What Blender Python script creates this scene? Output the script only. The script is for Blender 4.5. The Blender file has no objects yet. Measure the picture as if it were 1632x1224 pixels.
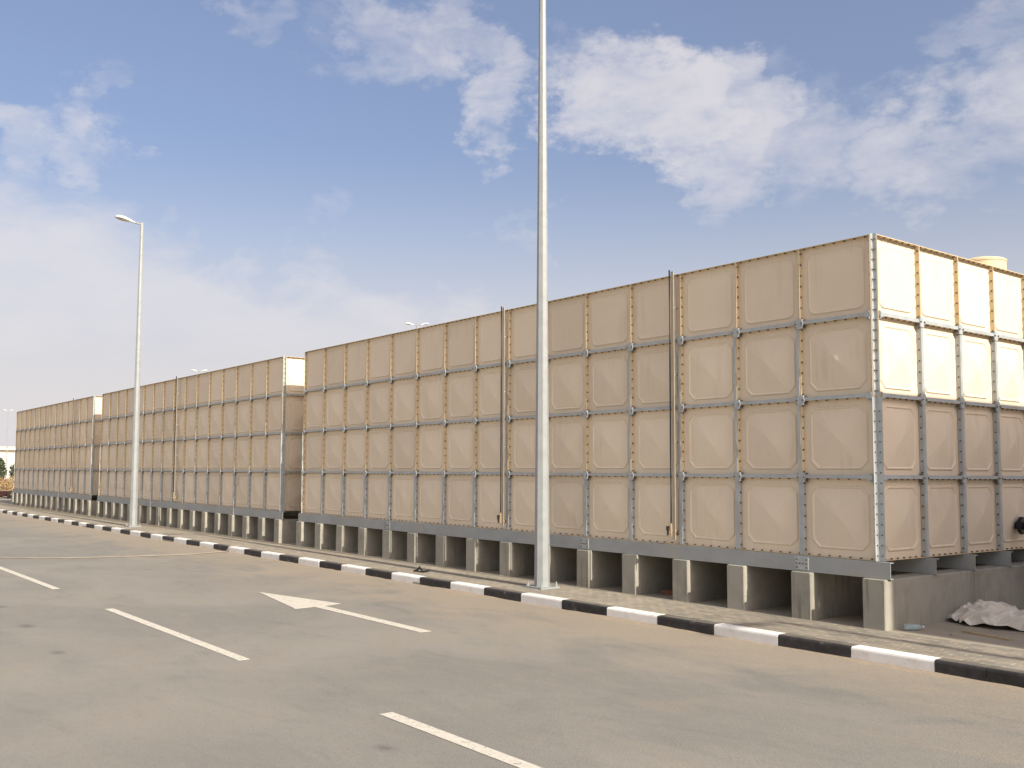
import bpy, bmesh, math, random
from mathutils import Vector, Matrix, noise as mnoise

random.seed(7)
scene = bpy.context.scene
col = scene.collection

# ------------------------------------------------------------------ camera
cam_data = bpy.data.cameras.new('camera')
cam = bpy.data.objects.new('camera', cam_data)
col.objects.link(cam)
YAW, PITCH, ROLL = -0.941281527, 0.0661501042, 0.00690522162
cam.location = (6.412561, -11.0536412, 1.04031181)
_f = Vector((math.sin(YAW) * math.cos(PITCH), math.cos(YAW) * math.cos(PITCH), math.sin(PITCH)))
_r = Vector((math.cos(YAW), -math.sin(YAW), 0.0))
_u = _r.cross(_f)
_r2 = math.cos(ROLL) * _r + math.sin(ROLL) * _u
_u2 = -math.sin(ROLL) * _r + math.cos(ROLL) * _u
cam.rotation_euler = Matrix((_r2, _u2, -_f)).transposed().to_euler()
cam_data.sensor_width = 36.0
cam_data.lens = 36.0 * 1528.58433 / 1632.0
cam_data.shift_x = 93.0178 / 1632.0
cam_data.shift_y = 38.598 / 1632.0
cam_data.clip_start = 0.1
cam_data.clip_end = 6000.0
scene.camera = cam
scene.render.resolution_x = 1024
scene.render.resolution_y = 768

# ------------------------------------------------------------------ sun and sky
SUN_EL = math.radians(33.0)
SUN_FRONT = math.radians(0.45)          # how far the sun stands in front of the long face
to_sun = Vector((math.cos(SUN_EL) * math.cos(SUN_FRONT), -math.cos(SUN_EL) * math.sin(SUN_FRONT), math.sin(SUN_EL)))
sun_data = bpy.data.lights.new('sun', 'SUN')
sun_data.energy = 2.1
sun_data.angle = math.radians(0.55)
sun_data.color = (1.0, 0.94, 0.82)
sun = bpy.data.objects.new('sun', sun_data)
col.objects.link(sun)
sun.rotation_euler = to_sun.to_track_quat('Z', 'Y').to_euler()
sun.location = (20, -2, 15)

world = bpy.data.worlds.new('World')
scene.world = world
world.use_nodes = True
wn, wl = world.node_tree.nodes, world.node_tree.links
wn.clear()


def wnode(t, **kw):
    n = wn.new(t)
    for k, v in kw.items():
        setattr(n, k, v)
    return n


def wmath(op, a, b=None, c=None, clamp=False):
    n = wnode('ShaderNodeMath', operation=op, use_clamp=clamp)
    for i, v in enumerate((a, b, c)):
        if v is None:
            continue
        if isinstance(v, (int, float)):
            n.inputs[i].default_value = v
        else:
            wl.new(v, n.inputs[i])
    return n.outputs[0]


sky = wnode('ShaderNodeTexSky', sky_type='NISHITA', sun_disc=False)
sky.sun_elevation = SUN_EL
sky.sun_rotation = math.radians(90.0) + SUN_FRONT
sky.altitude = 50.0
sky.air_density = 1.1
sky.dust_density = 5.0
sky.ozone_density = 2.4
wtc = wnode('ShaderNodeTexCoord')
nrm = wnode('ShaderNodeVectorMath', operation='NORMALIZE')
wl.new(wtc.outputs['Generated'], nrm.inputs[0])
sep = wnode('ShaderNodeSeparateXYZ')
wl.new(nrm.outputs[0], sep.inputs[0])
# clouds live on a flat layer high above the ground: project the direction on it
zden = wmath('ADD', wmath('MAXIMUM', sep.outputs['Z'], 0.0), 0.07)
px_ = wmath('DIVIDE', sep.outputs['X'], zden)
py_ = wmath('DIVIDE', sep.outputs['Y'], zden)
comb = wnode('ShaderNodeCombineXYZ')
wl.new(px_, comb.inputs[0])
wl.new(py_, comb.inputs[1])


def wnoise(scale, detail, rough, dist, off):
    m = wnode('ShaderNodeMapping')
    m.inputs['Location'].default_value = off
    wl.new(comb.outputs[0], m.inputs['Vector'])
    n = wnode('ShaderNodeTexNoise')
    n.inputs['Scale'].default_value = scale
    n.inputs['Detail'].default_value = detail
    n.inputs['Roughness'].default_value = rough
    n.inputs['Distortion'].default_value = dist
    wl.new(m.outputs[0], n.inputs['Vector'])
    return n.outputs['Fac']


def dnoise(scale, detail, rough, dist, off):
    """noise over the sky dome itself, flattened a little so that clouds lie level"""
    m = wnode('ShaderNodeMapping')
    m.inputs['Location'].default_value = off
    m.inputs['Scale'].default_value = (1.0, 1.0, 2.0)
    wl.new(nrm.outputs[0], m.inputs['Vector'])
    n = wnode('ShaderNodeTexNoise')
    n.inputs['Scale'].default_value = scale
    n.inputs['Detail'].default_value = detail
    n.inputs['Roughness'].default_value = rough
    n.inputs['Distortion'].default_value = dist
    wl.new(m.outputs[0], n.inputs['Vector'])
    return n.outputs['Fac']


n_med = dnoise(7.0, 6.0, 0.55, 0.3, (3.1, 1.7, 0.4))
n_fine = dnoise(19.0, 7.0, 0.6, 0.5, (9.3, 4.2, 2.0))
# cloud banks: direction, angular radius (degrees), strength
banks = [((-0.765, 0.485, 0.424), 4.2, 0.62), ((-0.745, 0.525, 0.41), 3.2, 0.68), ((-0.79, 0.44, 0.43), 2.6, 0.35), ((-0.73, 0.57, 0.378), 4.2, 0.80), ((-0.668, 0.645, 0.382), 3.6, 0.5),
         ((-0.655, 0.665, 0.360), 4.6, 0.95), ((-0.62, 0.705, 0.345), 4.6, 1.0), ((-0.575, 0.75, 0.328), 4.5, 0.82), ((-0.585, 0.755, 0.30), 4.2, 0.75), ((-0.53, 0.795, 0.303), 4.5, 0.68), ((-0.53, 0.80, 0.27), 4.5, 0.5),
         ((-0.46, 0.84, 0.290), 4.8, 0.68), ((-0.40, 0.87, 0.285), 4.8, 0.68), ((-0.33, 0.90, 0.29), 6.0, 0.68), ((-0.42, 0.87, 0.245), 5.0, 0.45), ((-0.355, 0.855, 0.378), 3.6, 0.5),
         ((-0.926, 0.232, 0.302), 3.6, 0.72), ((-0.94, 0.19, 0.297), 3.2, 0.6), ((-0.912, 0.262, 0.30), 3.0, 0.55), ((-0.909, 0.231, 0.348), 2.2, 0.4), ((-0.816, 0.376, 0.439), 2.6, 0.5), ((-0.747, 0.62, 0.239), 3.0, 0.5),
         ((-0.509, 0.787, 0.349), 3.5, 0.35), ((-0.81, 0.43, 0.22), 5.0, 0.4),
         ((0.3, -0.7, 0.45), 30.0, 0.9), ((-0.5, -0.7, 0.4), 30.0, 0.9), ((0.75, 0.5, 0.5), 20.0, 0.7), ((0.0, -0.5, 0.85), 26.0, 0.8), ((0.8, -0.5, 0.35), 22.0, 0.8)]  # out-of-view banks behind and beside the camera, added to raise fill light
# ragged outlines: bend the direction with noise before measuring the distance to a bank
wrp_m = wnode('ShaderNodeMapping')
wrp_m.inputs['Scale'].default_value = (1.0, 1.0, 1.7)
wl.new(nrm.outputs[0], wrp_m.inputs['Vector'])
wrp_n = wnode('ShaderNodeTexNoise')
wrp_n.inputs['Scale'].default_value = 9.0
wrp_n.inputs['Detail'].default_value = 7.0
wrp_n.inputs['Roughness'].default_value = 0.62
wl.new(wrp_m.outputs[0], wrp_n.inputs['Vector'])
wrp_s = wnode('ShaderNodeVectorMath', operation='MULTIPLY_ADD')
wl.new(wrp_n.outputs['Color'], wrp_s.inputs[0])
wrp_s.inputs[1].default_value = (0.34, 0.34, 0.16)
wrp_s.inputs[2].default_value = (-0.17, -0.17, -0.08)
wrp_a = wnode('ShaderNodeVectorMath', operation='ADD')
wl.new(nrm.outputs[0], wrp_a.inputs[0])
wl.new(wrp_s.outputs[0], wrp_a.inputs[1])
wdir = wnode('ShaderNodeVectorMath', operation='NORMALIZE')
wl.new(wrp_a.outputs[0], wdir.inputs[0])
tot = None
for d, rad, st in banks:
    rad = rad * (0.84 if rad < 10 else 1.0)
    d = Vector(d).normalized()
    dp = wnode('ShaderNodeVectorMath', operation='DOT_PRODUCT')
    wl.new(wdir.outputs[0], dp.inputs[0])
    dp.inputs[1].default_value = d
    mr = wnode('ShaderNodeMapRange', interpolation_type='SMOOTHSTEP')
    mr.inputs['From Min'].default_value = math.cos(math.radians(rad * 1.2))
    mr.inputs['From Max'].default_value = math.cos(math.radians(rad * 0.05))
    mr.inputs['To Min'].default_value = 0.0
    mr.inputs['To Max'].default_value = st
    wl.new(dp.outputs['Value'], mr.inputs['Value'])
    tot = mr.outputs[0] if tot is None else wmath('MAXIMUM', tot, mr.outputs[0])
# broad pale bank low in the sky; its upper edge climbs toward -Y
bank_z = wmath('MULTIPLY_ADD', sep.outputs['Y'], 0.18, sep.outputs['Z'])
bank_n = wmath('ADD', bank_z, wmath('ADD', wmath('MULTIPLY_ADD', n_med, -0.14, 0.07), wmath('MULTIPLY_ADD', n_fine, -0.05, 0.025)))
bank_m = wnode('ShaderNodeMapRange', interpolation_type='SMOOTHSTEP')
bank_m.inputs['From Min'].default_value = 0.335
bank_m.inputs['From Max'].default_value = 0.245
bank_m.inputs['To Max'].default_value = 0.80
wl.new(bank_n, bank_m.inputs['Value'])
# haze right above the horizon
veil_h = wnode('ShaderNodeMapRange', interpolation_type='SMOOTHSTEP')
veil_h.inputs['From Min'].default_value = 0.34
veil_h.inputs['From Max'].default_value = 0.02
wl.new(sep.outputs['Z'], veil_h.inputs['Value'])
streak_n = wmath('MULTIPLY_ADD', n_med, 0.5, 0.72)
veil = wmath('MAXIMUM', wmath('MULTIPLY', bank_m.outputs[0], streak_n), wmath('MULTIPLY', veil_h.outputs[0], 0.95), clamp=True)
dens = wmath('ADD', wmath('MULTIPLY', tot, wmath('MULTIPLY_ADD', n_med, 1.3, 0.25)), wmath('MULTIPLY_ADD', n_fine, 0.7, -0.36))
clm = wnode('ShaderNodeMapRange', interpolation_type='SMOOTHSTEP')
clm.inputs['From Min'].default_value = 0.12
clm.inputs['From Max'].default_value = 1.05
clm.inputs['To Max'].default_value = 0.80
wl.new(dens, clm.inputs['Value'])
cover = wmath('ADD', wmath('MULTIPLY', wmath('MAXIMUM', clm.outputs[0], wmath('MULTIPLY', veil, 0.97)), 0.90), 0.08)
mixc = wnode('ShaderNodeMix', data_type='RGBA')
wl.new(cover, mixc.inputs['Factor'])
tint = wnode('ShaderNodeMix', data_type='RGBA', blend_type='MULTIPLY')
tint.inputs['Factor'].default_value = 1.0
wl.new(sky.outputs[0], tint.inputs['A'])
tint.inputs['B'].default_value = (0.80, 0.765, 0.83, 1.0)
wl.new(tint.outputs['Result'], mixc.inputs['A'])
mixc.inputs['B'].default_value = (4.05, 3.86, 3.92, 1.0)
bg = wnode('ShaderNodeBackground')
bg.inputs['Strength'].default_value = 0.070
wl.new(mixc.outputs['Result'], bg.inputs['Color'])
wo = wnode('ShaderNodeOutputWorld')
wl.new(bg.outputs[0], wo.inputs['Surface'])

scene.view_settings.view_transform = 'Standard'
scene.view_settings.look = 'None'
scene.view_settings.gamma = 1.0
scene.view_settings.use_curve_mapping = False
scene.view_settings.exposure = 1.52


# ------------------------------------------------------------------ materials
def material(name, base, rough=0.8, var=None, scale=4.0, detail=6.0, metallic=0.0, bump=0.0, bump_scale=60.0,
             var2=None, scale2=0.8, spec=0.3, random_tint=0.0, fac2=(0.5, 0.72), runs=None):
    """Principled surface: base colour broken up by two noise layers, fine bump."""
    m = bpy.data.materials.new(name)
    m.use_nodes = True
    nt = m.node_tree
    b = nt.nodes['Principled BSDF']
    b.inputs['Roughness'].default_value = rough
    b.inputs['Metallic'].default_value = metallic
    b.inputs['Specular IOR Level'].default_value = spec
    tc = nt.nodes.new('ShaderNodeTexCoord')
    geo = nt.nodes.new('ShaderNodeNewGeometry')
    vec = geo.outputs['Position']
    c = None

    def nz(s, d, r=0.6):
        n = nt.nodes.new('ShaderNodeTexNoise')
        n.inputs['Scale'].default_value = s
        n.inputs['Detail'].default_value = d
        n.inputs['Roughness'].default_value = r
        nt.links.new(vec, n.inputs['Vector'])
        return n.outputs['Fac']

    rgb = nt.nodes.new('ShaderNodeRGB')
    rgb.outputs[0].default_value = (*base, 1)
    c = rgb.outputs[0]

    def mix(c, other, fac, lo, hi):
        mr = nt.nodes.new('ShaderNodeMapRange')
        mr.interpolation_type = 'SMOOTHSTEP'
        mr.inputs['From Min'].default_value = lo
        mr.inputs['From Max'].default_value = hi
        nt.links.new(fac, mr.inputs['Value'])
        mx = nt.nodes.new('ShaderNodeMix')
        mx.data_type = 'RGBA'
        nt.links.new(mr.outputs[0], mx.inputs['Factor'])
        nt.links.new(c, mx.inputs['A'])
        mx.inputs['B'].default_value = (*other, 1)
        return mx.outputs['Result']

    if var:
        c = mix(c, var, nz(scale, detail), 0.35, 0.7)
    if var2:
        c = mix(c, var2, nz(scale2, 5.0), *fac2)
    if runs:
        mpr = nt.nodes.new('ShaderNodeMapping')
        mpr.inputs['Scale'].default_value = (1.0, 1.0, 0.06)
        nt.links.new(vec, mpr.inputs['Vector'])
        n = nt.nodes.new('ShaderNodeTexNoise')
        n.inputs['Scale'].default_value = 16.0
        n.inputs['Detail'].default_value = 4.0
        nt.links.new(mpr.outputs[0], n.inputs['Vector'])
        mm = nt.nodes.new('ShaderNodeMath')
        mm.operation = 'MULTIPLY'
        nt.links.new(n.outputs['Fac'], mm.inputs[0])
        nt.links.new(nz(0.9, 3.0), mm.inputs[1])
        c = mix(c, runs, mm.outputs[0], 0.27, 0.45)
    if random_tint:
        oi = nt.nodes.new('ShaderNodeObjectInfo')
        hsv = nt.nodes.new('ShaderNodeHueSaturation')
        mr = nt.nodes.new('ShaderNodeMapRange')
        mr.inputs['To Min'].default_value = 1.0 - random_tint
        mr.inputs['To Max'].default_value = 1.0 + random_tint
        nt.links.new(oi.outputs['Random'], mr.inputs['Value'])
        nt.links.new(mr.outputs[0], hsv.inputs['Value'])
        nt.links.new(c, hsv.inputs['Color'])
        c = hsv.outputs[0]
    nt.links.new(c, b.inputs['Base Color'])
    if bump:
        bp = nt.nodes.new('ShaderNodeBump')
        bp.inputs['Strength'].default_value = bump
        bp.inputs['Distance'].default_value = 0.01
        nt.links.new(nz(bump_scale, 4.0), bp.inputs['Height'])
        nt.links.new(bp.outputs[0], b.inputs['Normal'])
    return m


M = {}
M['panel'] = material('grp_panel', (0.75, 0.645, 0.495), 0.85, (0.73, 0.624, 0.474), 2.2, var2=(0.70, 0.593, 0.445), scale2=0.55,
                      random_tint=0.055, bump=0.04, bump_scale=14.0, fac2=(0.55, 0.85), spec=0.12, runs=(0.69, 0.575, 0.43))
M['flange'] = material('grp_flange', (0.66, 0.54, 0.35), 0.7, (0.58, 0.46, 0.28), 9.0, random_tint=0.03)
M['steel'] = material('galvanised_steel', (0.43, 0.46, 0.46), 0.5, (0.355, 0.38, 0.38), 7.0, metallic=0.1, bump=0.04, bump_scale=30,
                      var2=(0.40, 0.395, 0.365), scale2=1.3)
M['beam'] = material('painted_beam', (0.345, 0.36, 0.35), 0.6, (0.30, 0.312, 0.304), 3.0, var2=(0.38, 0.36, 0.31), scale2=0.75, fac2=(0.52, 0.66))
M['bolt'] = material('bolt_head', (0.11, 0.085, 0.06), 0.6, (0.16, 0.11, 0.07), 30.0)
M['concrete'] = material('plinth_concrete', (0.36, 0.34, 0.28), 0.9, (0.295, 0.278, 0.228), 3.0, bump=0.25, bump_scale=45,
                         var2=(0.41, 0.375, 0.30), scale2=1.4, random_tint=0.10, runs=(0.225, 0.205, 0.16))
M['slab'] = material('slab_concrete', (0.34, 0.30, 0.23), 0.95, (0.28, 0.24, 0.18), 2.0, bump=0.2, bump_scale=40, var2=(0.40, 0.34, 0.25), scale2=0.5)
M['white_paint'] = material('white_kerb_paint', (0.84, 0.82, 0.77), 0.6, (0.76, 0.73, 0.67), 6.0, var2=(0.56, 0.50, 0.41), scale2=6.0, fac2=(0.56, 0.8), random_tint=0.05)
M['black_paint'] = material('black_kerb_paint', (0.028, 0.026, 0.026), 0.55, (0.045, 0.042, 0.04), 8.0, var2=(0.16, 0.14, 0.115), scale2=7.0, fac2=(0.56, 0.8), random_tint=0.15)
M['kerb_dust'] = material('dusty_black_kerb_top', (0.17, 0.15, 0.12), 0.9, (0.12, 0.105, 0.085), 7.0)
M['marking'] = material('road_marking_paint', (0.60, 0.56, 0.465), 0.8, (0.53, 0.49, 0.40), 14.0, var2=(0.27, 0.245, 0.20), scale2=24.0, fac2=(0.56, 0.70))
M['galv_pole'] = material('galvanised_pole', (0.33, 0.345, 0.34), 0.5, (0.29, 0.303, 0.30), 5.0, metallic=0.1, bump=0.03, bump_scale=25)
M['lamp_white'] = material('lamp_housing', (0.68, 0.68, 0.65), 0.45)
M['lamp_glass'] = material('lamp_glass', (0.35, 0.35, 0.34), 0.2, spec=0.5)
M['paver_a'] = material('paver_sand', (0.288, 0.248, 0.191), 0.95, (0.238, 0.205, 0.155), 5.0, bump=0.2, bump_scale=80, random_tint=0.12, var2=(0.33, 0.285, 0.22), scale2=1.1)
M['paver_b'] = material('paver_grey', (0.252, 0.227, 0.180), 0.95, (0.209, 0.187, 0.148), 5.0, bump=0.2, bump_scale=80, random_tint=0.12, var2=(0.32, 0.28, 0.22), scale2=1.1)
M['paver_bed'] = material('paver_joint_sand', (0.17, 0.14, 0.10), 0.95, (0.22, 0.18, 0.13), 6.0)
M['gauge_board'] = material('gauge_board', (0.42, 0.36, 0.27), 0.7, (0.35, 0.295, 0.215), 5.0)
M['black_rubber'] = material('black_rubber', (0.02, 0.02, 0.022), 0.5)
M['brass'] = material('brass', (0.44, 0.32, 0.19), 0.5, metallic=0.2)
M['lid'] = material('manhole_lid', (0.62, 0.51, 0.33), 0.6)
M['cloth'] = material('dusty_cloth', (0.67, 0.62, 0.53), 0.95, (0.56, 0.51, 0.43), 7.0, bump=0.3, bump_scale=30)
M['wood'] = material('weathered_wood', (0.42, 0.31, 0.18), 0.9, (0.33, 0.24, 0.14), 12.0)
M['brick'] = material('brick_scrap', (0.24, 0.11, 0.065), 0.9, (0.18, 0.085, 0.05), 14.0)
M['pebble'] = material('rubble', (0.36, 0.30, 0.21), 0.95, (0.26, 0.21, 0.15), 20.0)
M['rope'] = material('rope', (0.31, 0.27, 0.205), 0.9, (0.245, 0.215, 0.17), 2.0)
M['sand'] = material('desert_sand', (0.46, 0.36, 0.245), 0.95, (0.39, 0.30, 0.205), 0.3, bump=0.3, bump_scale=3.0, var2=(0.33, 0.26, 0.18), scale2=0.06)
M['gutter_sand'] = material('gutter_sand', (0.335, 0.272, 0.195), 0.95, (0.28, 0.228, 0.165), 18.0, bump=0.4, bump_scale=60)
M['chalk'] = material('chalk', (0.62, 0.58, 0.50), 0.9)
M['far_wall'] = material('far_wall', (0.66, 0.63, 0.57), 0.8, (0.58, 0.55, 0.50), 0.3)  # distance haze on the far building is put into this pale colour
M['far_roof'] = material('far_roof', (0.72, 0.68, 0.55), 0.6)
M['dark_glass'] = material('dark_glass', (0.03, 0.035, 0.04), 0.15, spec=0.5)
M['trunk'] = material('bark', (0.16, 0.11, 0.07), 0.9)
M['leaf'] = material('leaf', (0.055, 0.075, 0.04), 0.8, (0.09, 0.105, 0.05), 3.0)
M['dry_leaf'] = material('dry_leaf', (0.40, 0.26, 0.13), 0.9, (0.28, 0.20, 0.09), 2.0, var2=(0.16, 0.16, 0.06), scale2=0.8)
M['car_paint'] = material('car_paint', (0.05, 0.018, 0.016), 0.3, spec=0.5)

# clear plastic
mp = bpy.data.materials.new('clear_plastic')
mp.use_nodes = True
b = mp.node_tree.nodes['Principled BSDF']
b.inputs['Base Color'].default_value = (0.62, 0.74, 0.76, 1)
b.inputs['Roughness'].default_value = 0.15
b.inputs['Transmission Weight'].default_value = 0.65
b.inputs['IOR'].default_value = 1.2
M['plastic'] = mp

# asphalt: grey dusty wearing course, windblown sand along the kerb
ma = bpy.data.materials.new('dusty_asphalt')
ma.use_nodes = True
nt = ma.node_tree
N, L = nt.nodes, nt.links
b = N['Principled BSDF']
b.inputs['Roughness'].default_value = 0.85
b.inputs['Specular IOR Level'].default_value = 0.25
geo = N.new('ShaderNodeNewGeometry')


def anoise(scale, detail, rough=0.6, stretch=(1, 1, 1), dist=0.0):
    mp_ = N.new('ShaderNodeMapping')
    mp_.inputs['Scale'].default_value = stretch
    L.new(geo.outputs['Position'], mp_.inputs['Vector'])
    n = N.new('ShaderNodeTexNoise')
    n.inputs['Scale'].default_value = scale
    n.inputs['Detail'].default_value = detail
    n.inputs['Roughness'].default_value = rough
    n.inputs['Distortion'].default_value = dist
    L.new(mp_.outputs[0], n.inputs['Vector'])
    return n.outputs['Fac']


def amath(op, a, b_=None, c_=None, clamp=False):
    n = N.new('ShaderNodeMath')
    n.operation = op
    n.use_clamp = clamp
    for i, v in enumerate((a, b_, c_)):
        if v is None:
            continue
        if isinstance(v, (int, float)):
            n.inputs[i].default_value = v
        else:
            L.new(v, n.inputs[i])
    return n.outputs[0]


def amap(v, lo, hi, a=0.0, b_=1.0):
    n = N.new('ShaderNodeMapRange')
    n.interpolation_type = 'SMOOTHSTEP'
    n.inputs['From Min'].default_value = lo
    n.inputs['From Max'].default_value = hi
    n.inputs['To Min'].default_value = a
    n.inputs['To Max'].default_value = b_
    L.new(v, n.inputs['Value'])
    return n.outputs[0]


def amix(f, a, b_):
    n = N.new('ShaderNodeMix')
    n.data_type = 'RGBA'
    for s, v in (('Factor', f), ('A', a), ('B', b_)):
        if isinstance(v, tuple):
            n.inputs[s].default_value = (*v, 1)
        elif isinstance(v, (int, float)):
            n.inputs[s].default_value = v
        else:
            L.new(v, n.inputs[s])
    return n.outputs['Result']


sp = N.new('ShaderNodeSeparateXYZ')
L.new(geo.outputs['Position'], sp.inputs[0])
ydist = amath('MULTIPLY_ADD', sp.outputs['X'], 0.014, amath('MULTIPLY_ADD', sp.outputs['Y'], -1.0, -1.46))  # metres from the kerb face
patch = anoise(0.42, 5.0, 0.6, (0.75, 1.0, 1.0), 0.7)
streak = anoise(1.3, 7.0, 0.66, (0.6, 1.15, 1.0), 1.0)
speck = anoise(95.0, 3.0, 0.75)
fine = anoise(38.0, 4.0, 0.7)
c = amix(amap(patch, 0.35, 0.68), (0.218, 0.205, 0.178), (0.272, 0.252, 0.214))
c = amix(amap(streak, 0.48, 0.80, 0.0, 0.6), c, (0.275, 0.24, 0.184))
mott = anoise(5.5, 6.0, 0.68, (0.6, 1.2, 1.0), 0.8)
c = amix(amap(mott, 0.48, 0.75, 0.0, 0.28), c, (0.27, 0.24, 0.19))
c = amix(amap(mott, 0.48, 0.25, 0.0, 0.22), c, (0.14, 0.131, 0.112))
c = amix(amap(streak, 0.50, 0.22, 0.0, 0.38), c, (0.142, 0.134, 0.116))
# tyre scrub arcs
wv = N.new('ShaderNodeTexWave')
wv.wave_type = 'RINGS'
wv.rings_direction = 'Z'
mpw = N.new('ShaderNodeMapping')
mpw.inputs['Location'].default_value = (9.0, 13.0, 0.0)
L.new(geo.outputs['Position'], mpw.inputs['Vector'])
L.new(mpw.outputs[0], wv.inputs['Vector'])
wv.inputs['Scale'].default_value = 0.27
wv.inputs['Distortion'].default_value = 5.0
wv.inputs['Detail'].default_value = 3.0
wv.inputs['Detail Scale'].default_value = 0.5
arcs = amath('MULTIPLY', amap(wv.outputs['Fac'], 0.88, 1.0), amap(patch, 0.5, 0.66))
c = amix(amath('MULTIPLY', arcs, 0.45), c, (0.27, 0.235, 0.18))
sandy = amath('SUBTRACT', amath('MULTIPLY_ADD', streak, 1.7, amath('MULTIPLY', patch, 1.6)), 1.25)
sandmask = amath('MULTIPLY', amap(amath('SUBTRACT', ydist, amath('MULTIPLY', sandy, 2.2)), 1.7, -0.6), 0.82)
sandcol = amix(amap(fine, 0.4, 0.65), (0.335, 0.279, 0.206), (0.285, 0.241, 0.183))
c = amix(sandmask, c, sandcol)
c = amix(amap(speck, 0.54, 0.72, 0.0, 0.55), c, (0.33, 0.30, 0.245))
c = amix(amap(speck, 0.46, 0.28, 0.0, 0.6), c, (0.085, 0.08, 0.07))
# oil drips
oil = None
for ox, oy, orad in ((-6.65, -8.18, 0.16), (-8.67, -8.08, 0.13), (0.456, -7.3, 0.10), (-4.6, -8.3, 0.12)):
    dx = amath('SUBTRACT', sp.outputs['X'], ox)
    dy = amath('SUBTRACT', sp.outputs['Y'], oy)
    dd = amath('SQRT', amath('ADD', amath('MULTIPLY', dx, amath('MULTIPLY', dx, 0.35)), amath('MULTIPLY', dy, dy)))
    o_ = amap(amath('ADD', dd, amath('MULTIPLY', fine, 0.12)), orad + 0.06, orad * 0.3)
    oil = o_ if oil is None else amath('MAXIMUM', oil, o_)
c = amix(amath('MULTIPLY', oil, 0.6), c, (0.09, 0.08, 0.075))
L.new(c, b.inputs['Base Color'])
bp = N.new('ShaderNodeBump')
bp.inputs['Strength'].default_value = 0.6
bp.inputs['Distance'].default_value = 0.01
L.new(amath('MULTIPLY_ADD', speck, 0.6, fine), bp.inputs['Height'])
L.new(bp.outputs[0], b.inputs['Normal'])
M['asphalt'] = ma


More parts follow.
